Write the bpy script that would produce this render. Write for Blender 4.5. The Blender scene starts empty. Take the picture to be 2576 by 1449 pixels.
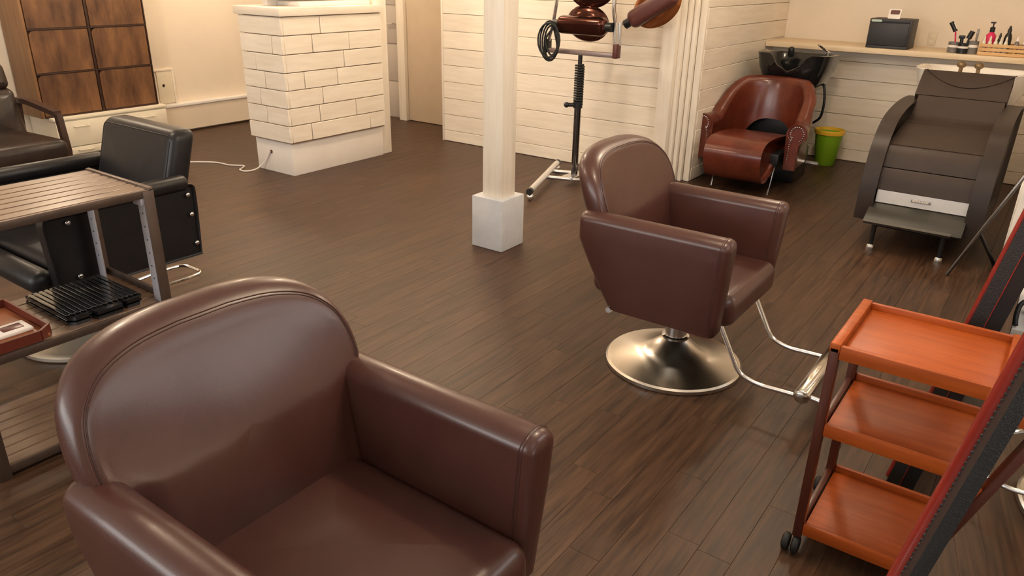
import bpy, bmesh, math, random
from mathutils import Vector, Matrix
random.seed(7)
S = bpy.context.scene
COL = S.collection
PI = math.pi

# ------------------------------------------------------------------ camera
def make_camera():
    pitch, yaw, roll = 0.39871, 0.616402, 0.021031
    cy, sy, cp, sp = math.cos(yaw), math.sin(yaw), math.cos(pitch), math.sin(pitch)
    fwd = Vector((-sy*cp, cy*cp, -sp)); right = Vector((cy, sy, 0)); up = right.cross(fwd)
    cr, sr = math.cos(roll), math.sin(roll)
    r2 = cr*right + sr*up; u2 = -sr*right + cr*up
    m = Matrix((r2, u2, -fwd)).transposed().to_4x4(); m.translation = (0, 0, 1.6)
    cd = bpy.data.cameras.new('camera'); cd.sensor_width = 36; cd.lens = 36*1909.34/2576; cd.clip_start = .02
    c = bpy.data.objects.new('camera', cd); COL.objects.link(c); c.matrix_world = m
    S.camera = c
make_camera()

# ------------------------------------------------------------------ world, light, exposure
S.view_settings.view_transform = 'Standard'; S.view_settings.look = 'None'
S.view_settings.gamma = 1; S.view_settings.use_curve_mapping = False
S.view_settings.exposure = 0.14
W = bpy.data.worlds.new('world'); S.world = W; W.use_nodes = True
W.node_tree.nodes['Background'].inputs[0].default_value = (.85, .92, 1, 1)
W.node_tree.nodes['Background'].inputs[1].default_value = 1.0

def area(name, loc, rot, sx, sy, power, col):
    l = bpy.data.lights.new(name, 'AREA'); l.shape = 'RECTANGLE'; l.size = sx; l.size_y = sy
    l.energy = power; l.color = col
    o = bpy.data.objects.new(name, l); COL.objects.link(o); o.location = loc; o.rotation_euler = rot
    return o
DAY = (1.0, .97, .93)
WARM = (1.0, .80, .58)
# daylight of the shop windows behind the camera and of the window over the mirrors
area('shop_window_daylight', (-2.9, -2.42, 1.8), (PI/2, 0, 0), 4.4, 1.1, 95, DAY)
area('mirror_window_daylight', (.54, 2.2, 1.85), (0, PI/2, 0), .7, 4.4, 30, DAY)
def lamp(x, y, z=2.5, power=40, r=.07):
    l = bpy.data.lights.new('ceiling_bulb', 'POINT'); l.energy = power; l.color = WARM; l.shadow_soft_size = r
    o = bpy.data.objects.new('ceiling_bulb', l); COL.objects.link(o); o.location = (x, y, z)
for x, y, p in ((-.8, 2.1, 44), (-1.2, 4.6, 38), (-1.5, 6.2, 9), (-.4, 5.8, 7), (-3.7, 1.4, 42), (-3.7, 3.9, 40), (-6.0, 2.6, 40), (-6.3, 4.6, 42), (-4.3, 5.2, 22), (-5.6, 5.9, 5)):
    lamp(x, y, 2.5, p)

# ------------------------------------------------------------------ materials
MATS = {}
def pmat(name, col, rough=.5, metal=0., spec=.5, coat=0., var=0., vscale=6., stretch=(1, 1, 1), bump=0., bscale=80.,
         col2=None, rnd=0., trans=0., emit=None, ior=1.45, rvar=0., aniso=0.):
    m = bpy.data.materials.new(name); m.use_nodes = True; nt = m.node_tree; N = nt.nodes; L = nt.links
    b = N['Principled BSDF']
    b.inputs['Roughness'].default_value = rough; b.inputs['Metallic'].default_value = metal
    b.inputs['Specular IOR Level'].default_value = spec; b.inputs['Coat Weight'].default_value = coat
    b.inputs['Coat Roughness'].default_value = .15; b.inputs['IOR'].default_value = ior
    b.inputs['Base Color'].default_value = (*col, 1)
    if trans: b.inputs['Transmission Weight'].default_value = trans
    if aniso: b.inputs['Anisotropic'].default_value = aniso
    if emit:
        b.inputs['Emission Color'].default_value = (*emit[0], 1); b.inputs['Emission Strength'].default_value = emit[1]
    if var or bump or rnd or col2:
        tc = N.new('ShaderNodeTexCoord'); mp = N.new('ShaderNodeMapping'); L.new(tc.outputs['Object'], mp.inputs[0])
        mp.inputs['Scale'].default_value = stretch
        oi = N.new('ShaderNodeObjectInfo')
        mu = N.new('ShaderNodeVectorMath'); mu.operation = 'MULTIPLY_ADD'
        mu.inputs[1].default_value = (37, 53, 71)
        L.new(oi.outputs['Random'], mu.inputs[0]); L.new(mp.outputs[0], mu.inputs[2])
        if var or col2:
            n = N.new('ShaderNodeTexNoise'); n.inputs['Scale'].default_value = vscale; n.inputs['Detail'].default_value = 5
            n.inputs['Roughness'].default_value = .6
            L.new(mu.outputs[0], n.inputs[0])
            r = N.new('ShaderNodeValToRGB'); L.new(n.outputs[0], r.inputs[0])
            c2 = col2 or tuple(min(1, c*(1+var)) for c in col)
            c1 = col if col2 else tuple(c*(1-var) for c in col)
            r.color_ramp.elements[0].color = (*c1, 1); r.color_ramp.elements[0].position = .33
            r.color_ramp.elements[1].color = (*c2, 1); r.color_ramp.elements[1].position = .67
            out = r.outputs[0]
            if rnd:
                hs = N.new('ShaderNodeHueSaturation'); mr = N.new('ShaderNodeMapRange')
                mr.inputs[3].default_value = 1-rnd; mr.inputs[4].default_value = 1+rnd
                L.new(oi.outputs['Random'], mr.inputs[0]); L.new(mr.outputs[0], hs.inputs['Value']); L.new(out, hs.inputs['Color'])
                out = hs.outputs[0]
            L.new(out, b.inputs['Base Color'])
            if rvar:
                m2 = N.new('ShaderNodeMapRange'); m2.inputs[3].default_value = rough-rvar; m2.inputs[4].default_value = rough+rvar
                L.new(n.outputs[0], m2.inputs[0]); L.new(m2.outputs[0], b.inputs['Roughness'])
        if bump:
            n2 = N.new('ShaderNodeTexNoise'); n2.inputs['Scale'].default_value = bscale; n2.inputs['Detail'].default_value = 4
            L.new(mu.outputs[0], n2.inputs[0])
            bp = N.new('ShaderNodeBump'); bp.inputs['Strength'].default_value = bump; bp.inputs['Distance'].default_value = .004
            L.new(n2.outputs[0], bp.inputs['Height']); L.new(bp.outputs[0], b.inputs['Normal'])
    MATS[name] = m
    return m
M_PLANK = pmat('dark_oak_vinyl', (.031, .0145, .0075), .42, spec=.38, col2=(.086, .044, .0235), vscale=3.0, stretch=(16, 1.1, 1), bump=.12, bscale=26, rnd=.13, rvar=.07)
M_SUB = pmat('subfloor', (.030, .017, .011), .6)
M_PLASTER = pmat('cream_plaster', (.80, .70, .57), .75, var=.03, vscale=2, bump=.15, bscale=120)
M_WASH = pmat('whitewashed_pine', (.77, .68, .56), .55, col2=(.86, .78, .67), vscale=3, stretch=(1, 1, 9), bump=.12, bscale=18, rnd=.03)
M_WASHV = pmat('whitewashed_post', (.80, .71, .59), .55, col2=(.88, .81, .70), vscale=3, stretch=(9, 9, .8), bump=.12, bscale=14)
M_GAP = pmat('board_gap', (.40, .27, .18), .9)
M_WHITE = pmat('white_paint', (.82, .79, .75), .45, var=.02)
M_PLINTH = pmat('plinth_paint', (.84, .78, .72), .5, var=.02)
M_CONC = pmat('white_concrete', (.58, .60, .64), .8, col2=(.68, .69, .72), vscale=7, bump=.3, bscale=60)
M_LEATHER = pmat('brown_leather', (.058, .0215, .0160), .33, spec=.5, col2=(.069, .0260, .0195), vscale=8, bump=.07, bscale=420, coat=.15)
M_SEAM = pmat('brown_stitching', (.050, .020, .016), .5)
M_BLACK = pmat('black_leather', (.009, .008, .009), .38, spec=.4, col2=(.014, .012, .013), bump=.12, bscale=300)
M_OLDLEATHER = pmat('worn_dark_leather', (.013, .0085, .0075), .38, spec=.4, col2=(.034, .019, .013), vscale=7, bump=.3, bscale=60, coat=.1)
M_RECL = pmat('taupe_leather', (.034, .0215, .0165), .45, spec=.35, col2=(.042, .027, .021), vscale=5, bump=.15, bscale=350)
M_RECARM = pmat('taupe_arm', (.023, .0145, .0115), .42, spec=.35, col2=(.029, .019, .015))
M_RED = pmat('oxblood_leather', (.085, .0150, .0075), .27, col2=(.135, .027, .0115), vscale=6, bump=.15, bscale=120, coat=.25)
M_CHROME = pmat('chrome', (.78, .78, .78), .10, 1.)
M_STEEL = pmat('brushed_steel', (.66, .62, .56), .20, 1., aniso=.9)
tg = M_STEEL.node_tree.nodes.new('ShaderNodeTangent'); tg.direction_type = 'RADIAL'; tg.axis = 'Z'
M_STEEL.node_tree.links.new(tg.outputs[0], M_STEEL.node_tree.nodes['Principled BSDF'].inputs['Tangent'])
M_SATIN = pmat('satin_lamplit_steel', (.82, .74, .62), .34, .85)  # warm lamp light on the black chair's base, put into the steel colour
M_GUN = pmat('dark_chrome', (.16, .15, .15), .16, 1.)
M_IRON = pmat('bronzed_steel', (.115, .082, .066), .42, .7, var=.15, vscale=9)
M_IRONL = pmat('grey_steel', (.42, .40, .43), .45, .5, var=.1, vscale=9)
M_SLAT = pmat('brown_slat', (.105, .060, .036), .30, col2=(.165, .098, .058), vscale=5, stretch=(8, 1, 1), bump=.1, coat=.15)
M_CART = pmat('cherry_veneer', (.27, .050, .0075), .40, spec=.28, col2=(.38, .080, .0125), vscale=3.2, stretch=(1.2, 12, 12), bump=.03)
M_CARTLEG = pmat('dark_cherry', (.072, .0165, .0085), .36, var=.12, stretch=(8, 8, 1), coat=.2)
M_CAB = pmat('mottled_walnut', (.062, .026, .013), .5, col2=(.20, .095, .040), vscale=2.6, stretch=(3, 3.4, 1.1), bump=.15, bscale=30)
M_CABSIDE = pmat('walnut_side', (.19, .095, .042), .5, col2=(.27, .145, .07), vscale=3, stretch=(7, 7, .8))
M_CABDARK = pmat('walnut_dark', (.035, .014, .008), .55)
M_CHEST = pmat('ivory_chest', (.80, .74, .60), .4, var=.02)
M_ARMWOOD = pmat('dark_arm_wood', (.050, .026, .018), .35, var=.2, stretch=(2, 9, 9))
M_BLKPL = pmat('black_plastic', (.012, .012, .013), .35)
M_BLKGLOSS = pmat('black_ceramic', (.008, .008, .009), .10, coat=.4)
M_WHTGLOSS = pmat('white_ceramic', (.86, .83, .79), .12, coat=.4)
M_RUBBER = pmat('black_rubber', (.010, .010, .010), .6)
M_COPPER = pmat('copper_shell', (.095, .034, .024), .14, .85, var=.15, vscale=4)
M_AMBER = pmat('amber_shell', (.34, .115, .035), .16, .6)
M_BRKT = pmat('taupe_metal', (.26, .20, .19), .35, .4)
M_EDGE = pmat('footplate_edge', (.085, .075, .062), .45)
M_BRKTEND = pmat('maroon_plastic', (.095, .030, .024), .4)
M_GREEN = pmat('green_plastic', (.22, .44, .018), .42)
M_YELLOW = pmat('yellow_plastic', (.92, .55, .04), .42)
M_ALU = pmat('satin_aluminium', (.80, .79, .78), .32, .55)
M_MAT = pmat('ribbed_rubber_mat', (.024, .0235, .0185), .42, var=.1)
M_PLATE = pmat('grey_nameplate', (.33, .31, .31), .4, .4)
M_COUNTER = pmat('pale_pine_counter', (.74, .58, .38), .45, col2=(.82, .67, .47), vscale=3, stretch=(1, 9, 9))
M_DKSTEEL = pmat('charcoal_enamel', (.030, .029, .034), .5, bump=.1, bscale=300)
M_LABEL = pmat('pale_green_label', (.50, .62, .56), .5)
M_CLOCK = pmat('white_clock', (.86, .80, .74), .4)
M_LCD = pmat('brown_display', (.11, .028, .026), .3)
M_GLASS = pmat('clear_glass', (.95, .95, .93), .04, trans=1., ior=1.45)
M_SMOKE = pmat('grey_acrylic', (.40, .38, .36), .12, trans=.6)
M_PINK = pmat('pink_plastic', (.72, .025, .12), .3)
M_SPOUT = pmat('milky_bottle', (.78, .74, .60), .4)
M_CRATE = pmat('pine_crate', (.60, .36, .15), .55, col2=(.70, .45, .21), stretch=(1, 8, 8))
M_OUTLET = pmat('outlet_plate', (.72, .63, .47), .5)
M_MIRROR = pmat('mirror_glass', (.86, .87, .86), .015, 1.)
M_FRAMERED = pmat('crimson_lacquer', (.23, .022, .014), .25, var=.15, coat=.3)
M_FRAMEBLK = pmat('black_embossed', (.018, .017, .017), .38, bump=.35, bscale=300)
M_TRAY = pmat('red_lacquer_tray', (.105, .020, .011), .35, var=.12)
M_TRAYIN = pmat('orange_tray_base', (.30, .095, .035), .35)
M_CORD = pmat('white_cord', (.72, .66, .60), .5)
M_LID = pmat('access_panel', (.78, .70, .55), .6)
M_KNOB = pmat('dark_hole', (.012, .010, .009), .6)
M_SHOWER = pmat('brass_knob', (.22, .15, .08), .3, .6)
M_DOOR = pmat('door_veneer', (.62, .50, .37), .5, var=.03)
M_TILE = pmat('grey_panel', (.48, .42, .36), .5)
M_CEIL = pmat('white_ceiling', (.82, .78, .72), .8)

# ------------------------------------------------------------------ mesh helpers
def new(): return bmesh.new()
def merge(bm, other, mat=None):
    if mat is not None: bmesh.ops.transform(other, matrix=mat, verts=other.verts)
    me = bpy.data.meshes.new('tmp'); other.to_mesh(me); other.free(); bm.from_mesh(me); bpy.data.meshes.remove(me); return bm
def box(x0, x1, y0, y1, z0, z1, r=0., seg=2, bm=None):
    b = new()
    bmesh.ops.create_cube(b, size=1, matrix=Matrix.Translation(((x0+x1)/2, (y0+y1)/2, (z0+z1)/2)) @ Matrix.Diagonal((x1-x0, y1-y0, z1-z0, 1)))
    if r:
        r = min(r, .45*min(abs(x1-x0), abs(y1-y0), abs(z1-z0)))
        bmesh.ops.bevel(b, geom=b.edges[:], offset=r, segments=seg, profile=.5, affect='EDGES')
    return b if bm is None else merge(bm, b)
def loft(rings, closed=True, cap=True, bm=None):
    b = bm or new()
    vs = [[b.verts.new(p) for p in r] for r in rings]; n = len(rings[0])
    for a, c in zip(vs, vs[1:]):
        for i in range(n if closed else n-1):
            j = (i+1) % n
            try: b.faces.new((a[i], a[j], c[j], c[i]))
            except ValueError: pass
    if cap:
        b.faces.new(vs[0][::-1]); b.faces.new(vs[-1])
    if bm is None: bmesh.ops.recalc_face_normals(b, faces=b.faces[:])
    return b
def lathe(prof, n=40, c=(0, 0, 0), bm=None, cap=True):
    rings = [[(c[0]+r*math.cos(2*PI*i/n), c[1]+r*math.sin(2*PI*i/n), c[2]+z) for i in range(n)] for r, z in prof]
    b = loft(rings, cap=cap)
    return b if bm is None else merge(bm, b)
def catmull(pts, sub=6, closed=False):
    P = [Vector(p) for p in pts]; n = len(P); out = []
    rng = range(n if closed else n-1)
    for i in rng:
        if closed: a, b, c, d = P[(i-1) % n], P[i], P[(i+1) % n], P[(i+2) % n]
        else: a, b, c, d = P[max(i-1, 0)], P[i], P[i+1], P[min(i+2, n-1)]
        for k in range(sub):
            t = k/sub
            out.append(.5*((2*b)+(c-a)*t+(2*a-5*b+4*c-d)*t*t+(3*b-a-3*c+d)*t**3))
    if not closed: out.append(P[-1])
    return out
def fillet(pts, r, seg=5):
    P = [Vector(p) for p in pts]; out = [P[0]]
    for a, b, c in zip(P, P[1:], P[2:]):
        u = (a-b); v = (c-b); d = min(r, u.length*.45, v.length*.45)
        p0 = b+u.normalized()*d; p1 = b+v.normalized()*d
        for k in range(seg+1):
            t = k/seg; out.append((1-t)**2*p0+2*t*(1-t)*b+t*t*p1)
    out.append(P[-1]); return out
def tube(path, r, n=10, bm=None, closed=False, r2=None):
    P = [Vector(p) for p in path]; rings = []
    m = len(P); prev = None
    for i, p in enumerate(P):
        if closed: t = (P[(i+1) % m]-P[i-1])
        else: t = (P[min(i+1, m-1)]-P[max(i-1, 0)])
        t = t.normalized()
        if prev is None:
            u = t.orthogonal().normalized()
        else:
            u = prev-t*prev.dot(t)
            u = u.normalized() if u.length > 1e-6 else t.orthogonal().normalized()
        prev = u; v = t.cross(u)
        rr = r if r2 is None else r+(r2-r)*i/(m-1)
        rings.append([p+u*rr*math.cos(2*PI*k/n)+v*rr*math.sin(2*PI*k/n) for k in range(n)])
    if closed: rings.append(rings[0])
    b = loft(rings, cap=not closed)
    if closed: bmesh.ops.remove_doubles(b, verts=b.verts[:], dist=1e-6)
    return b if bm is None else merge(bm, b)
def rod(a, b, r, n=12, bm=None, r2=None): return tube([a, b], r, n, bm, r2=r2)
def capsule(a, b, r, n=14, bm=None):
    a = Vector(a); b = Vector(b); t = (b-a).normalized(); u = t.orthogonal().normalized(); v = t.cross(u)
    prof = [(.35, 0), (.8, .18), (1, .5)]
    rings = []
    for f, d in prof: rings.append((a+t*r*d, r*f))
    for f, d in prof[::-1]: rings.append((b-t*r*d, r*f))
    bb = loft([[p+u*q*math.cos(2*PI*k/n)+v*q*math.sin(2*PI*k/n) for k in range(n)] for p, q in rings])
    return bb if bm is None else merge(bm, bb)
def ball(c, r, bm=None, sx=1, sy=1, sz=1, u=14, v=8):
    b = new(); bmesh.ops.create_uvsphere(b, u_segments=u, v_segments=v, radius=r, matrix=Matrix.Translation(c) @ Matrix.Diagonal((sx, sy, sz, 1)))
    return b if bm is None else merge(bm, b)
def inset_poly(P, d):
    n = len(P); out = []
    A = sum(P[i][0]*P[(i+1) % n][1]-P[(i+1) % n][0]*P[i][1] for i in range(n))
    s = 1 if A > 0 else -1
    for i in range(n):
        a, b, c = P[i-1], P[i], P[(i+1) % n]
        tx, ty = c[0]-a[0], c[1]-a[1]; l = math.hypot(tx, ty) or 1
        out.append((b[0]-s*ty/l*d, b[1]+s*tx/l*d))
    return out
def pillow(outline, thick, r, fmap, puff=0., seg=4, back_r=None, back_puff=0.):
    """slab with rounded rims: outline (u,v), depth d from 0 (back) to thick (front); fmap(u,v,d)->xyz"""
    br = r if back_r is None else back_r
    cx = sum(p[0] for p in outline)/len(outline); cy = sum(p[1] for p in outline)/len(outline)
    rings = []
    def scaled(P, s): return [(cx+(p[0]-cx)*s, cy+(p[1]-cy)*s) for p in P]
    bi = inset_poly(outline, br)
    for s in (.01, .2, .45, .75): rings.append((scaled(bi, s), -back_puff*(1-s*s)))
    for k in range(seg+1):
        a = PI/2*k/seg
        rings.append((inset_poly(outline, br*(1-math.sin(a))), br*(1-math.cos(a))))
    for k in range(seg+1):
        a = PI/2*k/seg
        rings.append((inset_poly(outline, r*(1-math.cos(a))), thick-r+r*math.sin(a)))
    fi = inset_poly(outline, r)
    us = [p[0] for p in fi]; vs = [p[1] for p in fi]
    ux, uw, vx, vw = (max(us)+min(us))/2, (max(us)-min(us))/2, (max(vs)+min(vs))/2, (max(vs)-min(vs))/2
    for s in (.94, .82, .66, .48, .3, .15, .01): rings.append((scaled(fi, s), -1))
    def dep(u, v, d):
        if d >= 0: return d
        return thick+puff*max(0, 1-((u-ux)/uw)**2)*max(0, 1-((v-vx)/vw)**2)
    nb_ = 4
    return loft([[fmap(u, v, d if i < nb_ else dep(u, v, d)) for u, v in P] for i, (P, d) in enumerate(rings)])
def rrect(x0, x1, y0, y1, r, n=5):
    out = []
    for cx, cy, a0 in ((x1-r, y1-r, 0), (x0+r, y1-r, 90), (x0+r, y0+r, 180), (x1-r, y0+r, 270)):
        for k in range(n+1):
            a = math.radians(a0+90*k/n); out.append((cx+r*math.cos(a), cy+r*math.sin(a)))
    return out
def prism(outline, a, b, axis='x', r=0., seg=2):
    """outline in the other two axes, extruded from a to b along axis"""
    f = {'x': lambda u, v, d: (d, u, v), 'y': lambda u, v, d: (u, d, v), 'z': lambda u, v, d: (u, v, d)}[axis]
    if not r:
        return loft([[f(u, v, a) for u, v in outline], [f(u, v, b) for u, v in outline]])
    rings = []
    for k in range(seg+1):
        t = PI/2*k/seg; rings.append([f(u, v, a+r*(1-math.sin(t))) for u, v in inset_poly(outline, r*(1-math.sin(t)) if False else r*(math.cos(t)))])
    for k in range(seg+1):
        t = PI/2*(1-k/seg); rings.append([f(u, v, b-r*(1-math.sin(t))) for u, v in inset_poly(outline, r*math.cos(t))])
    return loft(rings)

# ------------------------------------------------------------------ object helpers
def root_of(o):
    while o.parent: o = o.parent
    return o
def finish(bm, name, mat, ang=.7):
    me = bpy.data.meshes.new(name); bm.to_mesh(me); bm.free()
    me.materials.append(mat)
    me.polygons.foreach_set('use_smooth', [True]*len(me.polygons))
    me.set_sharp_from_angle(angle=ang)
    return me
def thing(name, label, cat, loc=(0, 0, 0), rotz=0, group=None):
    o = bpy.data.objects.new(name, None); COL.objects.link(o); o.empty_display_size = .1
    o.location = loc; o.rotation_euler = (0, 0, rotz); o['label'] = label; o['category'] = cat
    if group: o['group'] = group
    return o
def part(name, bm, mat, parent, world=False, label=None, kind=None, ang=.7):
    if world:
        l = root_of(parent).location; bmesh.ops.translate(bm, vec=-Vector(l), verts=bm.verts)
    o = bpy.data.objects.new(name, finish(bm, name, mat, ang)); COL.objects.link(o); o.parent = parent
    if label: o['label'] = label
    if kind: o['kind'] = kind
    return o
def single(name, bm, mat, label, cat, group=None, kind=None, ang=.7):
    xs = [v.co.copy() for v in bm.verts]
    c = Vector(((min(v.x for v in xs)+max(v.x for v in xs))/2, (min(v.y for v in xs)+max(v.y for v in xs))/2, min(v.z for v in xs)))
    bmesh.ops.translate(bm, vec=-c, verts=bm.verts)
    o = bpy.data.objects.new(name, finish(bm, name, mat, ang)); COL.objects.link(o); o.location = c
    o['label'] = label; o['category'] = cat
    if group: o['group'] = group
    if kind: o['kind'] = kind
    return o
def struct(name, bm, mat, label, parent=None):
    o = bpy.data.objects.new(name, finish(bm, name, mat, .5)); COL.objects.link(o)
    if parent: o.parent = parent
    else: o['kind'] = 'structure'; o['label'] = label; o['category'] = name.split('_')[0]
    return o
def clone_part(src, parent, loc=(0, 0, 0)):
    o = src.copy(); COL.objects.link(o); o.parent = parent; o.location = loc; return o

# ================================================================== SETTING
# ---- floor: planks laid along Y
floor = struct('floor', box(-7.6, .6, -2.5, 8.0, -.06, -.008), M_SUB, 'dark brown wood plank floor of the salon')
PW, PLN = .105, .92
pl_mesh = finish(box(-PW/2+.0003, PW/2-.0003, -PLN/2+.0003, PLN/2-.0003, -.008, 0, .0006, 1), 'plank', M_PLANK)
cells = []
for i in range(int(8.15/PW)+1):
    x = .58-PW*(i+.5); off = random.random()*PLN
    for j in range(-1, 12):
        y = -2.4+off+PLN*j
        if -2.45 < y-PLN/2 and y < 7.9: cells.append((x, y))
cells.sort(key=lambda c: math.hypot(c[0]+1.25, c[1]-2.2)+(3 if c[1] < .3 else 0))
for x, y in cells[:300]:
    o = bpy.data.objects.new('plank', pl_mesh); COL.objects.link(o); o.parent = floor; o.location = (x, y, 0)
far = new()
for x, y in cells[300:]:
    box(x-PW/2+.0007, x+PW/2-.0007, y-PLN/2+.0008, y+PLN/2-.0008, -.008, 0, bm=far)
o = bpy.data.objects.new('plank_field', finish(far, 'plank_field', M_PLANK)); COL.objects.link(o); o.parent = floor; o['kind'] = 'stuff'

ceil = struct('ceiling', box(-7.6, .7, -2.6, 8.1, 2.7, 2.8), M_CEIL, 'plain white ceiling over the salon')
# ---- outer walls
wl = new(); box(-7.60, -7.45, -2.5, 4.065, 0, 2.7, bm=wl); box(-7.60, -7.26, 4.065, 8.0, 0, 2.7, bm=wl)
wall_left = struct('wall_left', wl, M_PLASTER, 'cream plaster wall behind the wooden display cabinet')
wb = box(-2.43, .6, 7.86, 8.0, 0, 2.7)
wall_back = struct('wall_back', wb, M_PLASTER, 'cream plaster wall above the pine counter')
wr = new()
box(.60, .72, -2.5, 8.0, 0, 1.35, bm=wr); box(.60, .72, -2.5, 8.0, 2.35, 2.7, bm=wr); box(.60, .72, -2.5, -.1, 1.35, 2.35, bm=wr); box(.60, .72, 4.55, 8.0, 1.35, 2.35, bm=wr)
wall_right = struct('wall_right', wr, M_PLASTER, 'cream wall with the window over the mirrors')
wf = new()
box(-7.6, .6, -2.62, -2.5, 0, .45, bm=wf); box(-7.6, .6, -2.62, -2.5, 2.42, 2.7, bm=wf); box(-7.6, -6.05, -2.62, -2.5, .45, 2.42, bm=wf); box(-.35, .6, -2.62, -2.5, .45, 2.42, bm=wf)
wall_front = struct('wall_front', wf, M_PLASTER, 'cream wall around the shop window')

# ---- windows in those walls
def window(name, axis, c, a0, a1, z0, z1, n, label):
    f = new()
    def bar(p0, p1, q0, q1):
        if axis == 'x': box(c, c+.05, p0, p1, q0, q1, .003, bm=f)
        else: box(p0, p1, c, c+.05, q0, q1, .003, bm=f)
    bar(a0, a1, z0, z0+.05); bar(a0, a1, z1-.05, z1)
    for k in range(n+1):
        p = a0+(a1-a0-.05)*k/n; bar(p, p+.05, z0, z1)
    w = struct(name, f, M_WHITE, label)
    for k in range(n):
        p = a0+(a1-a0-.05)*k/n
        g = box(c+.02, c+.026, p+.05, p+(a1-a0-.05)/n, z0+.05, z1-.05) if axis == 'x' else box(p+.05, p+(a1-a0-.05)/n, c+.02, c+.026, z0+.05, z1-.05)
        o = bpy.data.objects.new('pane', finish(g, 'pane', M_GLASS)); COL.objects.link(o); o.parent = w
window('window_1', 'x', .64, -.1, 4.55, 1.35, 2.35, 4, 'long white framed window over the leaning mirrors')
window('window_2', 'y', -2.60, -6.05, -.35, .45, 2.42, 4, 'large white framed shop window')

# ---- left wall ledge and skirting
lg = struct('trim_1', box(-7.27, -7.185, 4.065, 8.0, .258, .285, .004), M_WHITE, 'thin white ledge along the left wall')
sk = struct('baseboard_left', box(-7.27, -7.2, 4.065, 8.0, .022, .26), M_PLASTER, 'tall cream skirting below the white ledge')
ap = thing('access_panel', 'small cream access panel with a black hole above the white ledge', 'panel', (-7.26, 4.25, .295))
part('lid', box(-7.262, -7.248, 4.165, 4.325, .297, .61, .003), M_LID, ap, True)
fr = new()
box(-7.262, -7.243, 4.068, 4.345, .605, .622, .002, bm=fr); box(-7.262, -7.243, 4.325, 4.345, .29, .61, .002, bm=fr)
part('panel_frame', fr, M_WASH, ap, True)
part('finger_hole', merge(new(), lathe([(.001, 0), (.013, .001), (.013, .004), (.001, .005)], 16), Matrix.Translation((-7.249, 4.222, .468)) @ Matrix.Rotation(PI/2, 4, 'Y')), M_KNOB, ap, True)

# ---- board clad walls; boards are separate pieces
BZ = [.002]+[.108+.1555*k for k in range(17)]
def board_wall(name, x0, x1, y0, y1, face, label, ztop=2.7):
    """face: '-y' boards on the y0 side, '+x' boards on the x1 side"""
    w = struct(name, box(x0, x1, y0, y1, 0, ztop), M_GAP, label)
    tk = .018; g = .0025
    mesh = {}
    for a, b in zip(BZ, BZ[1:]):
        if a > ztop-.02: break
        h = round(min(b, ztop)-a, 3)
        d = random.uniform(-.0015, .0015)
        if h not in mesh:
            if face == '-y': bm = box(x0, x1, -tk, 0, g/2, h-g/2, .003, 1)
            else: bm = box(0, tk, y0, y1, g/2, h-g/2, .003, 1)
            mesh[h] = finish(bm, 'board', M_WASH)
        o = bpy.data.objects.new('board', mesh[h]); COL.objects.link(o); o.parent = w
        o.location = (0, y0+d, a) if face == '-y' else (x1+d, 0, a)
    return w
board_wall('wall_partition', -4.955, -2.62, 5.79, 5.88, '-y', 'whitewashed board wall behind the hair processor')
board_wall('wall_side', -2.52, -2.394, 5.88, 7.86, '+x', 'whitewashed board wall beside the oxblood shampoo chair')
board_wall('wall_wainscot', -2.376, .6, 7.55, 7.86, '-y', 'whitewashed board wainscot under the pine counter', .985)
struct('trim_2', box(-4.975, -4.955, 5.765, 5.885, 0, 2.7, .003), M_WASHV, 'pale end board of the partition wall')
tr = struct('trim_3', box(-2.662, -2.548, 5.70, 5.885, 0, 2.7, .004), M_WASHV, 'pale wooden post at the end of the partition wall')
for k, (a, b, y) in enumerate(((-2.548, -2.508, 5.755), (-2.508, -2.47, 5.785), (-2.47, -2.432, 5.815), (-2.432, -2.376, 5.85))):
    p = box(a, b-.004, y, 5.90, 0, 2.7, .006); o = bpy.data.objects.new('fluted_strip', finish(p, 'fluted_strip', M_WASHV)); COL.objects.link(o); o.parent = tr
# ---- hallway with door
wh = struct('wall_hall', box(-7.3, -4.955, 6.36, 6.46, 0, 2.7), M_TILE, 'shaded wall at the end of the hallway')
struct('wall_hall_end', box(-4.955, -4.85, 5.88, 6.46, 0, 2.7), M_PLASTER, 'cream return wall beside the hallway door')
d1 = struct('door_1', box(-5.94, -4.96, 6.325, 6.36, .006, 2.1, .003), M_DOOR, 'plain tan door at the end of the hallway')
jb = struct('trim_4', box(-6.05, -5.945, 6.28, 6.37, 0, 2.14, .004), M_WASHV, 'pale door jamb in the hallway')
for k in range(6):
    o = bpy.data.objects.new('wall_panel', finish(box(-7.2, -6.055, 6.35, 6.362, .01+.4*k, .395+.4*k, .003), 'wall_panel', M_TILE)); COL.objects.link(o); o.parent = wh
dh = new(); rod((-6.13, 6.36, 1.02), (-6.13, 6.30, 1.02), .008, bm=dh); rod((-6.13, 6.30, 1.02), (-6.25, 6.30, 1.02), .008, bm=dh)
single('door_handle', dh, M_CHROME, 'small chrome lever handle in the dark hallway', 'handle')

# ---- column on concrete footing
col = thing('column', 'square whitewashed wooden column on a white concrete block', 'column', (-2.675, 3.615, 0))
part('post', box(-2.746, -2.604, 3.545, 3.685, .31, 2.7, .004), M_WASHV, col, True)
part('concrete_block', box(-2.80, -2.57, 3.508, 3.738, 0, .322, .006), M_CONC, col, True, label='white concrete footing block')

# ---- pine counter at the back
ct = thing('pine_counter', 'long pale pine counter board on the wainscot wall', 'counter', (-.9, 7.56, .985))
part('board', box(-2.372, .6, 7.30, 7.86, .985, 1.03, .004), M_COUNTER, ct, True)

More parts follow.
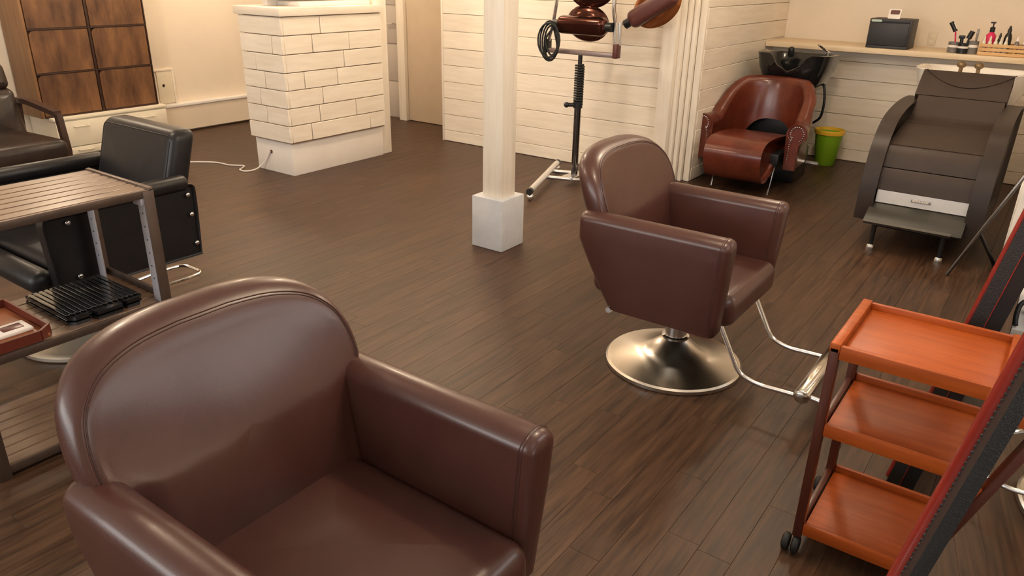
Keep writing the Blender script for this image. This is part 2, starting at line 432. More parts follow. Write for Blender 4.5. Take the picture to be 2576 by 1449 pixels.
# ================================================================== BRICK CLAD RECEPTION COUNTER
rc = thing('reception_counter', 'reception counter clad in whitewashed wooden bricks', 'counter', (-5.2, 4.4, 0))
part('core', box(-5.40, -4.945, 3.892, 4.93, .262, 1.25), M_GAP, rc, True)
part('plinth', box(-5.42, -4.962, 3.902, 4.92, 0, .265, .003), M_PLINTH, rc, True)
part('cap', box(-5.46, -4.905, 3.85, 4.94, 1.232, 1.292, .005), M_WASH, rc, True)
struct('trim_5', box(-5.10, -4.985, 4.932, 5.055, 0, 2.7, .004), M_WASHV, 'pale square post at the end of the brick reception counter')
rows = [.274, .409, .546, .682, .817, .953, 1.092, 1.228]
JR = [[4.091, 4.742], [4.188, 4.587], [4.233], [4.058, 4.401], [4.484], [4.163, 4.548], [4.253]]
JL = [[], [-5.191], [-5.249], [-5.17], [-5.263], [-5.045], []]
for k in range(7):
    a, b = rows[k]+.003, rows[k+1]-.003
    ys = [3.868]+JR[k]+[4.925]
    for y0, y1 in zip(ys, ys[1:]):
        d = random.uniform(0, .006) if y0 > 3.9 else 0
        part('brick', box(-4.945, -4.925+d, y0+(.003 if y0 > 3.9 else .0245), y1-.003, a, b, .003, 1), M_WASH, rc, True)
    xs = [-5.435]+JL[k]+[-4.922]
    for x0, x1 in zip(xs, xs[1:]):
        d = random.uniform(0, .005)
        part('brick', box(x0+.003, x1-(.003 if x1 > -4.95 else .003), 3.868-d, 3.892, a, b, .003, 1), M_WASH, rc, True)
hb = new(); rod((-5.23, 3.908, .165), (-5.23, 3.897, .165), .014, bm=hb)
part('cable_hole', hb, M_BRKTEND, rc, True)
# things on the counter
single('ledge_block', box(-5.295, -5.02, 4.15, 4.90, 1.292, 1.325, .003), M_WHITE, 'white raised block on top of the brick reception counter', 'block')
bd = new(); box(-.16, .16, -.42, .42, 0, .02, .003, bm=bd); bmesh.ops.transform(bd, matrix=Matrix.Translation((-5.25, 4.42, 1.385)) @ Matrix.Rotation(.08, 4, 'X'), verts=bd.verts)
sb = thing('reception_shelf', 'slanted pale board above the block on the reception counter', 'shelf', (-5.25, 4.42, 1.325))
part('board', bd, M_COUNTER, sb, True)
part('riser', box(-5.36, -5.30, 4.06, 4.80, 1.292, 1.40, .003), M_WHITE, sb, True)
part('end_panel', box(-5.36, -5.06, 4.905, 4.928, 1.292, 1.62, .003), M_WHITE, sb, True)
bl = bpy.data.lights.new('reception_bulb', 'POINT'); bl.energy = 5; bl.color = (1, .66, .32); bl.shadow_soft_size = .03
o = bpy.data.objects.new('reception_bulb', bl); COL.objects.link(o); o.location = (-5.12, 4.66, 1.48)
# white cable
cb = catmull([(-6.1, 3.55, .006), (-5.85, 3.75, .006), (-5.66, 3.78, .006), (-5.55, 3.84, .006), (-5.50, 3.80, .006), (-5.46, 3.74, .006), (-5.38, 3.74, .006), (-5.335, 3.82, .02), (-5.29, 3.885, .09), (-5.235, 3.893, .165)], 8)
single('power_cable', tube(cb, .006, 8), M_CORD, 'white cable running from the floor into the brick counter plinth', 'cable')

# ================================================================== DISPLAY CABINET AND CHEST
dc = thing('display_cabinet', 'tall walnut magazine cabinet with mottled flap doors', 'cabinet', (-7.22, 3.5, .335))
part('carcass', box(-7.40, -7.065, 2.985, 4.012, .337, 2.1, .003), M_CABDARK, dc, True)
part('side_panel', box(-7.42, -7.035, 2.962, 2.986, .337, 2.1, .003), M_CABSIDE, dc, True)
part('side_panel', box(-7.42, -7.035, 4.010, 4.022, .337, 2.1, .003), M_CABDARK, dc, True)
part('divider', box(-7.07, -7.035, 3.486, 3.506, .337, 2.1, .002), M_CABDARK, dc, True)
for c0, c1 in ((2.99, 3.484), (3.508, 4.008)):
    for k in range(5):
        z0 = .352+.357*k; z1 = z0+.338
        rr = .045
        out = [(c0+.006, z0), (c1-.004, z0), (c1-.004, z1)]
        out += [(c0+.006+rr-rr*math.sin(PI/2*q/5), z1-rr+rr*math.cos(PI/2*q/5)) for q in range(6)]
        bm = prism(out, -7.062, -7.040, 'x')
        # flap leans out a little at its foot
        part('flap_door', bm, M_CAB, dc, True)
        part('shelf_lip', box(-7.065, -7.036, c0, c1, z0-.017, z0-.003, .001), M_CABDARK, dc, True)
ch = thing('ivory_chest', 'low ivory drawer chest under the walnut display cabinet', 'chest', (-7.2, 3.53, 0))
part('body', box(-7.44, -6.985, 3.03, 4.05, 0, .315, .004), M_CHEST, ch, True)
part('top', box(-7.44, -6.965, 3.015, 4.06, .312, .336, .004), M_CHEST, ch, True)
part('end_moulding', box(-6.986, -6.972, 3.03, 3.075, .02, .30, .002), M_CHEST, ch, True)
for z0, z1 in ((.082, .300), (.012, .074)):
    dr = part('drawer', box(-6.986, -6.966, 3.10, 4.045, z0, z1, .004), M_CHEST, ch, True)
    for y in (3.175, 3.79):
        zz = z1-.045 if z0 > .05 else z1-.024
        part('handle', tube(fillet([(-6.967, y, zz), (-6.945, y, zz-.004), (-6.945, y+.125, zz-.004), (-6.967, y+.125, zz)], .012), .005, 8), M_CHEST, dr, True)

# ================================================================== SALON CHAIRS
def salon_base(t, column_top=.36):
    part('base', lathe([(.0, 0), (.292, 0), (.296, .006), (.296, .02), (.288, .027), (.262, .032), (.17, .052), (.105, .085), (.066, .118), (.056, .128), (.0, .13)], 64), M_STEEL, t, ang=.5)
    cm = lathe([(.0, .12), (.057, .125), (.059, .137), (.047, .14), (.046, column_top-.03), (.06, column_top-.025), (.06, column_top), (0, column_top)], 32)
    part('column', cm, M_CHROME, t, ang=.5)
def arm_bm(side, YC=.305, ZT=.722, ZB=.325, HW=.049, xb=None, xf=None):
    def sec(i):
        hw = HW-i; zt = ZT-i; zb = ZB+i; out = []
        r = hw
        out.append((YC-hw, zb)); out.append((YC-hw, (zb+zt)/2)); 
        for k in range(13):
            a = PI-PI*k/12
            out.append((YC+r*math.cos(a), zt-r*.8+r*.8*math.sin(a)))
        out.append((YC+hw-.002, zt-.10)); out.append((YC+hw-.010, (zb+zt)/2)); out.append((YC+hw-.022, zb+.06)); out.append((YC+hw-.028, zb))
        return out
    def XB(z): 
        t = max(0, (z-.325)/.39); return -.18-.145*min(1, t*1.4)**.9 if xb is None else xb(z)
    def XF(z): return (.288+.022*(z-.35)/.37) if xf is None else xf(z)
    rings = []
    prof = [(.040, 0), (.022, .004), (.010, .011), (.003, .022), (0, .035)]
    for i, d in prof: rings.append([(XB(z)+d, side*y, z) for y, z in sec(i)])
    for t in (.25, .5, .75): rings.append([(XB(z)+.035+(XF(z)-XB(z)-.07)*t, side*y, z) for y, z in sec(0)])
    for i, d in prof[::-1]: rings.append([(XF(z)-d*.8, side*y, z) for y, z in sec(i*.8)])
    return loft(rings)
def arm_seam(side, YC=.305, ZT=.722, ZB=.335, HW=.049):
    pts = []
    XF = lambda z: .288+.022*(z-.35)/.37
    pts.append((YC-HW, ZB)); pts.append((YC-HW, .55))
    for k in range(13):
        a = PI-PI*k/12; pts.append((YC+HW*math.cos(a), ZT-HW*.8+HW*.8*math.sin(a)))
    pts += [(YC+HW-.002, ZT-.10), (YC+HW-.010, .535), (YC+HW-.022, ZB+.05), (YC+HW-.027, ZB)]
    return [(XF(z)-.030, side*y, z) for y, z in pts]
def back_outline():
    half = [(.280, .36), (.288, .50), (.296, .62), (.322, .672), (.338, .72), (.336, .79), (.313, .855), (.258, .905), (.17, .932), (.06, .942)]
    pts = [Vector((y, z, 0)) for y, z in half]
    c = catmull([(p.x, p.y, 0) for p in pts], 4)
    R = [(p.x, p.y) for p in c]
    return R+[(-y, z) for y, z in R[::-1]]+[(-.28+.56*k/10, .36) for k in range(1, 10)]
def salon_chair(name, label, loc, rotz=0, bdx=0., bdy=0., aw=0.):
    t = thing(name, label, 'chair', loc, rotz, 'brown salon styling chairs')
    salon_base(t)
    def fm(u, v, d):
        lean = .34*(v-.42)+.28*max(0, v-.68)
        return (-.315+bdx+d-lean*.62+.65*max(0, abs(u)-.08)**2, u+bdy, v)
    bk = part('backrest', pillow(back_outline(), .115, .052, fm, puff=.032, seg=6), M_LEATHER, t, ang=1.2)
    # r=.055: ring at inset .022 lies at depth .07+.0550*sin(acos(.6))
    for ins, dep, rr, mt, nm in ((.020, .1046, .0020, M_LEATHER, 'piping'), (.0255, .1080, .0016, M_SEAM, 'stitching')):
        ol = [p for p in inset_poly(back_outline(), ins) if p[1] > .665]
        part(nm, tube([Vector(fm(u, v, dep)) for u, v in ol], rr, 6), mt, bk)
    for s in (-1, 1):
        a = part('armrest', arm_bm(s, YC=.305+(aw if s < 0 else 0)), M_LEATHER, t, ang=1.2)
        part('piping', tube(arm_seam(s, YC=.305+(aw if s < 0 else 0)), .0022, 6), M_LEATHER, a)
        part('stitching', tube([(x-.007, y*1.0, z) for x, y, z in arm_seam(s, YC=.305+(aw if s < 0 else 0))], .0016, 5), M_SEAM, a)
    so = rrect(-.30, .318, -.262-aw, .262, .05, 5)
    part('seat', pillow(so, .135, .045, lambda u, v, d: (u, v, .347+d-.012*(u-.0)), puff=.018, seg=5), M_LEATHER, t, ang=1.2)
    part('seat_pan', box(-.20, .24, -.24, .24, .335, .36, .006), M_BLKPL, t)
    ft = thing_part_tubes(t)
    kn = new(); rod((-.17, -.28, .322), (-.17, -.325, .322), .012, bm=kn); part('tilt_knob', kn, M_CHROME, t)
    return t
def thing_part_tubes(t):
    for y in (-.195, .195):
        part('footrest_tube', tube(fillet([(.20, y, .36), (.25, y, .345), (.355, y, .15), (.43, y, .128), (.625, y, .135)], .05), .0095, 10), M_CHROME, t)
    fb = new(); capsule((.605, -.238, .152), (.605, .238, .152), .030, 20, bm=fb)
    part('foot_bar', fb, M_STEEL, t)
    k = new(); rod((.625, -.19, .14), (.665, -.19, .137), .011, bm=k); part('foot_bolt', k, M_CHROME, t)
salon_chair('styling_chair', 'brown leather styling chair facing the wooden trolley, steel disc base in view', (-1.14, 2.855, 0), 0, .022, .022)
salon_chair('styling_chair', 'brown leather styling chair with wide rounded backrest beside the slatted table', (-1.005, .815, 0), 0, -.005, -.008, .022)

# ================================================================== BLACK STYLING CHAIR BEHIND THE TABLE
bc = thing('black_styling_chair', 'black leather styling chair with chrome studs on its side panels, behind the slatted table', 'chair', (-3.41, 1.505, 0), -PI/2)
BO = (.065, 0, 0)
part('base', lathe([(.0, 0), (.285, 0), (.29, .006), (.29, .02), (.28, .028), (.25, .034), (.16, .055), (.10, .09), (.066, .12), (.0, .13)], 56, BO), M_SATIN, bc, ang=.5)
part('column', lathe([(.0, .12), (.05, .125), (.05, .15), (.036, .155), (.036, .36), (0, .36)], 28, BO), M_CHROME, bc, ang=.5)
part('column_cover', lathe([(.0, .20), (.062, .2), (.065, .21), (.065, .36), (0, .36)], 28, BO), M_BLKPL, bc)
lk = new(); rod((.05, .05, .13), (.03, .215, .10), .014, bm=lk); part('lock_lever', lk, M_CHROME, bc)
lk = new(); capsule((.03, .20, .10), (.025, .245, .09), .028, 14, bm=lk); part('lever_pad', lk, M_BLKPL, bc)
pd = fillet([(-.05, -.05, .15), (-.36, -.06, .17), (-.47, -.05, .17), (-.47, .12, .17), (-.36, .13, .17), (-.05, .06, .15)], .07)
part('pump_pedal', tube(pd, .008, 8), M_CHROME, bc)
def fmb(u, v, d): return (-.30+d-.30*(v-.45), u, v)
ob = rrect(-.295, .295, .40, .915, .045, 5)
bkb = part('backrest', pillow(ob, .12, .035, fmb, puff=.012), M_BLACK, bc, ang=1.2)
obs = inset_poly(ob, .022); part('piping', tube([Vector(fmb(u, v, .1165)) for u, v in obs]+[Vector(fmb(*obs[0], .1165))], .003, 6), M_BLACK, bkb)
for s in (-1, 1):
    po = [(-.325, .37), (-.335, .60), (-.335, .70), (.30, .70), (.315, .66), (.30, .37)]
    y0, y1 = (.325, .378) if s > 0 else (-.378, -.325)
    pa = part('side_panel', prism([(p.x, p.y) for p in fillet([(a, b, 0) for a, b in po+po[:1]], .03)][:-1], y0, y1, 'y', .012, 3), M_BLACK, bc)
    pad = new(); capsule((-.31, s*.350, .705), (.30, s*.350, .705), .036, 16, bm=pad)
    part('arm_pad', pad, M_BLACK, bc, ang=1.2)
    for sx, sz in ((-.295, .655), (-.30, .565), (-.305, .43), (.215, .43), (.22, .655)):
        st = new(); capsule((sx, s*.372, sz), (sx, s*.386, sz), .011, 12, bm=st); part('stud', st, M_CHROME, bc)
so = rrect(-.28, .27, -.32, .32, .04, 5)
part('seat', pillow(so, .12, .04, lambda u, v, d: (u, v, .36+d), puff=.015), M_BLACK, bc, ang=1.2)
fr_ = new(); capsule((.325, -.32, .415), (.325, .318, .415), .052, 18, bm=fr_); part('seat_front_roll', fr_, M_BLACK, bc, ang=1.2)
for y in (-.2, .2):
    part('footrest_tube', tube(fillet([(.24, y, .36), (.36, y, .30), (.40, y, .15), (.56, y, .13)], .05), .011, 10), M_CHROME, bc)
fb = new(); rod((.56, -.23, .14), (.56, .23, .14), .022, 16, bm=fb); part('foot_bar', fb, M_CHROME, bc)

# ================================================================== SLATTED TABLE
tb = thing('slatted_table', 'bronzed steel station table with three slatted shelves', 'table', (-2.76, 1.04, 0))
TX0, TX1, TY0, TY1 = -2.985, -2.55, .70, 1.385
def slat_shelf(zt, rim=True):
    n = 7; w = (TX1-TX0-.02)/n
    for k in range(n):
        part('slat', box(TX0+.01+w*k+.0025, TX0+.01+w*(k+1)-.0025, TY0+.012, TY1-.012, zt-.018, zt, .003, 1), M_SLAT, tb, True)
    r = new()
    box(TX1-.012, TX1, TY0, TY1, zt-.030, zt-.001, .002, bm=r); box(TX0, TX0+.012, TY0, TY1, zt-.030, zt-.001, .002, bm=r)
    box(TX0, TX1, TY0, TY0+.014, zt-.030, zt+.003, .002, bm=r); box(TX0, TX1, TY1-.016, TY1, zt-.030, zt+.006, .002, bm=r)
    part('shelf_rim', r, M_IRON, tb, True)
for z in (.857, .432, .045): slat_shelf(z)
for y, s in ((TY1-.004, -1), (TY0+.004, 1)):
    for x0, x1 in ((TX1-.044, TX1+.002), (TX0-.002, TX0+.044)):
        y0, y1 = (y-.036, y-.031) if s < 0 else (y+.031, y+.036)
        part('post_web', box(x0, x1, y0, y1, 0, .85, .001), M_IRONL, tb, True)
        xe = (TX1-.003, TX1+.003) if x1 > -2.6 else (TX0-.003, TX0+.003)
        ya, yb = (y-.036, y+.004) if s < 0 else (y-.004, y+.036)
        p = part('post', box(xe[0], xe[1], ya, yb, 0, .852, .001), M_IRON, tb, True)
        hs = new()
        for q in range(6):
            zz = .52+.05*q; xm = (x0+x1)/2
            rod((xm, y0-.001, zz), (xm, y0+.001, zz), .0032, 8, bm=hs)
        part('bolt_hole', hs, M_KNOB, tb, True, kind='stuff')
bk = new(); box(TX1-.06, TX1-.004, TY1-.05, TY1-.008, .80, .83, .004, bm=bk); part('bracket', bk, M_IRONL, tb, True)
part('side_rail', box(TX0, TX1, TY1-.012, TY1, .425, .455, .002), M_IRON, tb, True)

# two ribbed black trays on the middle shelf
def ribbed_tray(z, dx, dy, label):
    t = thing('ribbed_tray', label, 'tray', (-2.76+dx, 1.17+dy, z), 0, 'stacked black ribbed trays')
    o = [(-.155, -.135), (.150, -.135), (.172, -.115), (.172, -.068), (.155, -.058), (.155, -.052), (.185, -.045), (.185, .045), (.155, .052), (.155, .058), (.172, .068), (.172, .115), (.150, .135), (-.155, .135)]
    part('plate', prism(o, 0, .012, 'z', .0035, 2), M_BLKGLOSS, t)
    for k in range(14):
        y = -.1235+.019*k
        part('rib', box(-.148, .140, y-.0075, y+.0075, .011, .0155, .002, 1), M_BLKGLOSS, t)
    return t
ribbed_tray(.432, 0, 0, 'lower black ribbed tray of the pair on the slatted shelf')
ribbed_tray(.4485, -.004, .003, 'upper black ribbed tray of the pair on the slatted shelf')
rt = thing('red_tray', 'red lacquered wooden tray on the slatted shelf beside the black trays', 'tray', (-2.76, .83, .432))
part('tray_floor', box(-2.92, -2.58, .72, .965, .433, .441, .001), M_TRAYIN, rt, True)
def trayrim(a, b):
    a = Vector(a); b = Vector(b); d = (b-a).normalized(); n = Vector((-d.y, d.x, 0))*.006
    r = []
    for p in (a, b): r.append([(p+n).to_3d()+Vector((0, 0, .433)), (p-n).to_3d()+Vector((0, 0, .433)), (p-n*.7).to_3d()+Vector((0, 0, .468)), (p+n*.7).to_3d()+Vector((0, 0, .468))])
    return loft(r)
cs = [(-2.93, .71, 0), (-2.60, .71, 0), (-2.565, .745, 0), (-2.565, .93, 0), (-2.60, .972, 0), (-2.93, .972, 0), (-2.93, .71, 0)]
for a, b in zip(cs, cs[1:]): part('tray_rim', trayrim(a, b), M_TRAY, rt, True)
rm = thing('white_device', 'white slab with a brown display lying in the red tray', 'device', (-2.69, .86, .441))
part('body', box(-2.735, -2.645, .775, .945, .441, .455, .006), M_CLOCK, rm, True)
part('display', box(-2.712, -2.668, .86, .925, .4545, .4565, .001), M_LCD, rm, True)

# ================================================================== WORN LEATHER ARMCHAIR
la = thing('waiting_armchair', 'worn dark leather armchair with wooden arms by the ivory chest', 'armchair', (-6.12, 2.30, 0))
part('seat', pillow(rrect(-6.45, -5.73, 2.02, 2.56, .06, 5), .17, .06, lambda u, v, d: (u, v, .235+d+.03*(u+6.1)), puff=.03), M_OLDLEATHER, la, True, ang=1.2)
part('backrest', pillow(rrect(2.05, 2.56, .33, .70, .05, 5), .12, .05, lambda u, v, d: (-6.46+d-.30*(v-.36), u, v), puff=.03), M_OLDLEATHER, la, True, ang=1.2)
part('head_cushion', pillow(rrect(2.06, 2.55, .69, .885, .05, 5), .13, .055, lambda u, v, d: (-6.47+d-.30*(v-.36), u, v), puff=.02), M_OLDLEATHER, la, True, ang=1.2)
for y in (2.60, 1.98):
    ar = new()
    pts = catmull([(-6.55, y, .60), (-6.35, y, .605), (-6.12, y, .585), (-5.92, y, .565)], 5)
    rings = [[p+Vector((0, .028, .016)), p+Vector((0, -.028, .016)), p+Vector((0, -.026, -.022)), p+Vector((0, .026, -.022))] for p in pts]
    part('arm', loft(rings), M_ARMWOOD, la, True)
    part('front_leg', loft([[(-5.94, y-.02, .56), (-5.89, y-.02, .56), (-5.89, y+.02, .56), (-5.94, y+.02, .56)], [(-5.90, y-.02, .30), (-5.85, y-.02, .30), (-5.85, y+.02, .30), (-5.90, y+.02, .30)], [(-5.93, y-.016, 0), (-5.895, y-.016, 0), (-5.895, y+.016, 0), (-5.93, y+.016, 0)]]), M_ARMWOOD, la, True)
    part('rear_leg', loft([[(-6.56, y-.02, .60), (-6.51, y-.02, .60), (-6.51, y+.02, .60), (-6.56, y+.02, .60)], [(-6.62, y-.016, 0), (-6.585, y-.016, 0), (-6.585, y+.016, 0), (-6.62, y+.016, 0)]]), M_ARMWOOD, la, True)
part('seat_rail', box(-6.5, -5.88, 2.0, 2.58, .215, .255, .006), M_ARMWOOD, la, True)

# ================================================================== HAIR PROCESSOR ON A STAND
hp = thing('hair_processor', 'hair processor with copper heater heads on a wheeled chrome stand', 'hair processor', (-3.09, 5.2, 0), 0)
part('pole', rod((-3.09, 5.2, .06), (-3.09, 5.2, .60), .027, 20), M_GUN, hp, True)
part('upper_pole', rod((-3.09, 5.2, .60), (-3.09, 5.2, 1.0), .017, 16), M_BLKPL, hp, True)
sp = [(-3.09+.032*math.cos(a), 5.2+.032*math.sin(a), .63+.30*a/(2*PI*16)) for a in [2*PI*16*k/240 for k in range(241)]]
part('coiled_cord', tube(sp, .008, 6), M_RUBBER, hp, True)
cl = lathe([(0, .60), (.036, .602), (.036, .65), (0, .652)], 20, (-3.09, 5.2, 0)); rod((-3.09, 5.2, .625), (-3.155, 5.15, .625), .016, bm=cl); ball((-3.16, 5.145, .625), .022, cl)
part('clamp', cl, M_BLKPL, hp, True)
# base: two long side bars and two cross bars, slightly turned
ax = Vector((-.37, 1.0, 0)).normalized(); cx = Vector((ax.y, -ax.x, 0))
pc = Vector((-3.09, 5.2, 0))
for s in (-1, 1):
    c = pc+cx*(.21*s)+Vector((.05, -.14, 0)) if s < 0 else pc+cx*.25+Vector((.05, -.14, 0))
    a, b = c-ax*.47, c+ax*.47
    sbm = tube([a+Vector((0, 0, .075)), b+Vector((0, 0, .075))], .024, 12)
    sd = part('side_bar', sbm, M_ALU, hp, True)
    for e in (a, b):
        d = (e-c).normalized()
        part('end_cap', tube([e+Vector((0, 0, .075))-d*.01, e+Vector((0, 0, .075))+d*.03], .0255, 12), M_BLKPL, sd, True)
        cw = ball(e+Vector((0, 0, .030)), .029); rod(e+Vector((0, 0, .04)), e+Vector((0, 0, .08)), .008, bm=cw)
        part('caster', cw, M_CHROME, sd, True)
for off in (-.10, .11):
    m0 = pc+ax*off+Vector((0, 0, .055))
    part('cross_bar', tube([m0-cx*.22, m0+cx*.27], .016, 12), M_CHROME, hp, True)
part('foot_plate', box(-3.14, -3.04, 5.09, 5.31, .04, .075, .006), M_CHROME, hp, True)
# fork
fk = new(); box(-3.39, -2.785, 5.175, 5.225, 1.0, 1.035, .006, bm=fk)
part('fork', fk, M_BRKT, hp, True)
part('fork_end', box(-2.80, -2.765, 5.165, 5.235, .998, 1.10, .006), M_BRKTEND, hp, True)
part('fork_end', box(-3.41, -3.375, 5.165, 5.235, .998, 1.10, .006), M_BLKPL, hp, True)
for pts in ([(-2.80, 5.19, 1.09), (-2.80, 5.19, 1.24), (-2.815, 5.17, 1.34), (-2.80, 5.17, 1.75)], [(-2.775, 5.215, 1.09), (-2.775, 5.215, 1.25)], [(-3.385, 5.2, 1.09), (-3.345, 5.19, 1.20), (-3.31, 5.18, 1.38), (-3.28, 5.17, 1.75)]):
    part('fork_tube', tube(fillet(pts, .06), .015, 12), M_CHROME, hp, True)
def heater(c, rx, ry, rz, tilt, length, rot=0, shell=M_COPPER, hous=None):
    """a lamp: long half-round housing in front of a wide oval reflector"""
    Mx = Matrix.Translation(c) @ Matrix.Rotation(rot, 4, 'Y') @ Matrix.Rotation(tilt, 4, 'X')
    h = new(); box(-length/2, length/2, -.055, .06, -.066, .066, .045, 5, bm=h)
    bmesh.ops.transform(h, matrix=Mx, verts=h.verts)
    hh = part('heater_housing', h, hous or shell, hp, True, ang=.9)
    e = lathe([(0, 0), (.5, .004), (.85, .02), (1, .05), (.985, .055), (.8, .035), (0, .02)], 40)
    bmesh.ops.transform(e, matrix=Mx @ Matrix.Translation((0, .03, 0)) @ Matrix.Diagonal((rx, 1, rz, 1)) @ Matrix.Rotation(-PI/2, 4, 'X'), verts=e.verts)
    part('reflector', e, shell, hh, True, ang=.9)
    for s in (-1, 1):
        k = new(); rod((s*(length/2-.02), 0, 0), (s*(length/2+.045), 0, 0), .034, 16, bm=k)
        bmesh.ops.transform(k, matrix=Mx, verts=k.verts); part('pivot', k, M_BLKPL, hh, True)
heater((-3.07, 5.17, 1.215), .185, .1, .135, .15, .42)
heater((-3.05, 5.17, 1.49), .20, .1, .15, -.1, .46)
heater((-2.57, 5.30, 1.36), .20, .1, .14, .1, .40, -.55, M_AMBER, M_BRKTEND)
kx = new()
for k in range(4):
    pts = [(-3.315+(.062+.012*k)*math.cos(a)-.02*k*0, 5.13-.012*k, 1.08+(.125+.01*((k*7) % 3))*math.sin(a)+.006*k) for a in [2*PI*q/20 for q in range(20)]]
    tube(pts, .0075, 6, bm=kx, closed=True)
tube(catmull([(-3.30, 5.13, 1.20), (-3.26, 5.13, 1.05), (-3.31, 5.12, .99), (-3.36, 5.12, 1.1), (-3.29, 5.12, 1.19)], 6), .008, 6, bm=kx)
part('hanging_cord', kx, M_RUBBER, hp, True)

# ================================================================== OXBLOOD SHAMPOO CHAIR
rcx, RY = -1.985, 6.0
rd = thing('shampoo_chair', 'oxblood leather tub chair with nailhead arms in front of the black basin', 'chair', (rcx, 6.3, 0))
def tub_path(t):
    """t -1..1 ; returns x, y, outward normal, z bottom, z top, thickness"""
    A = .335; L = .28
    tot = L+PI*A/2*1.0+0
    s = abs(t); sg = 1 if t > 0 else -1
    a = s*(PI/2*.62+.55)
    arc = PI/2
    q = s*1.75
    if q < 1.05:
        th = q/1.05*PI/2
        x = sg*A*math.sin(th)**.9 if th > 0 else 0; y = .30+.26*math.cos(th)
        nx, ny = sg*math.sin(th), math.cos(th)
    else:
        f = (q-1.05)/.70
        x = sg*(A+.015*f); y = .30-.33*f; nx, ny = sg, 0
    return x, y, nx, ny
def tub_z(t):
    s = abs(t)
    zt = .81 if s < .30 else .81-.27*min(1, (s-.30)/.50)**1.2 if s < .8 else .54-.0*(s-.8)
    zb = max(.19, .47-.28*(s/.36)**2.6)
    return zb, zt
rings = []
NT = 49
for i in range(NT):
    t = -1+2*i/(NT-1); x, y, nx, ny = tub_path(t); zb, zt = tub_z(t)
    th = .052; s = abs(t); sec = []
    ru = .052+.030*max(0, (s-.6)/.4); 
    H = zt-zb
    pr = [(-th*.75, zb), (-th*.9, zb+.25*H), (-th, zb+.55*H), (-th*1.0, zt-.09)]
    for k in range(11):
        a = PI-PI*k/10
        pr.append((ru*math.cos(a)+.026*max(0, (s-.6)/.4), zt-ru+ru*math.sin(a)))
    pr += [(th*.95, zt-.14), (th*.8, zb+.4*H), (th*.75, zb)]
    lean = .10*max(0, 1-s*1.6)
    for d, z in pr: sec.append((rcx+x+nx*d, RY+.03+y+ny*(d+lean*(z-.5)*2), z))
    rings.append(sec)
tubm = part('tub_shell', loft(rings), M_RED, rd, True, ang=1.2)
# seat with rounded leg rest front
spf = [(6.40, .30), (6.36, .385), (6.05, .425), (5.80, .432), (5.68, .405), (5.625, .33), (5.64, .23), (5.70, .135), (5.80, .105), (5.95, .16), (6.1, .25)]
spc = [(p.x, p.y) for p in catmull([(a, b, 0) for a, b in spf], 4, closed=True)]
part('seat', prism(spc, rcx-.205, rcx+.245, 'x', .035, 4), M_RED, rd, True, ang=1.2)
for s in (-1, 1):
    # scroll front panel with nailheads
    cxs = rcx+s*.362
    o = []
    for k in range(15):
        a = math.radians(-60+300*k/14) if s > 0 else math.radians(240-300*k/14)
        o.append((cxs+s*.022+.074*math.cos(a), .470+.074*math.sin(a)))
    low = [(cxs-s*.048, .40), (cxs-s*.050, .19), (cxs+s*.040, .19), (cxs+s*.045, .38)]
    o = o+low
    if s < 0: pass
    fp = part('arm_front', prism(o, 5.985, 6.02, 'y', .006, 2), M_RED, rd, True)
    nh = new()
    path = [(cxs-s*.030, .20+.017*q) for q in range(12)]
    path += [(cxs+s*.020+.050*math.cos(math.radians(a)), .470+.055*math.sin(math.radians(a))) for a in (range(225, -80, -18) if s > 0 else range(-45, 260, 18))]
    path += [(cxs-s*.026+s*.004*q, .405+.012*q) for q in range(4)]
    for a, z in path: ball((a, 5.984, z), .0052, nh, u=6, v=4)
    part('nailhead_trim', nh, M_CHROME, fp, True, label='row of pale nailheads', kind='stuff')
part('pedestal', box(rcx-.25, rcx+.30, 6.36, 6.72, 0, .26, .012), M_BLKPL, rd, True)
part('seat_frame', box(rcx-.27, rcx+.27, 5.98, 6.5, .17, .30, .01), M_BLKPL, rd, True)
part('back_shade_sheet', box(rcx-.29, rcx+.29, 6.635, 6.655, .2, .60, .005), M_BLKPL, rd, True)  # added black sheet, stands in for the shade inside the back opening
for x in (rcx-.20, rcx+.262):
    part('leg', tube(fillet([(x, 6.0, .22), (x, 5.93, .20), (x, 5.86, 0)], .04), .008, 8), M_GUN, rd, True)
lv = new(); rod((rcx+.36, 6.45, .17), (rcx+.46, 6.45, .17), .018, 12, bm=lv); part('lever', lv, M_CHROME, rd, True)

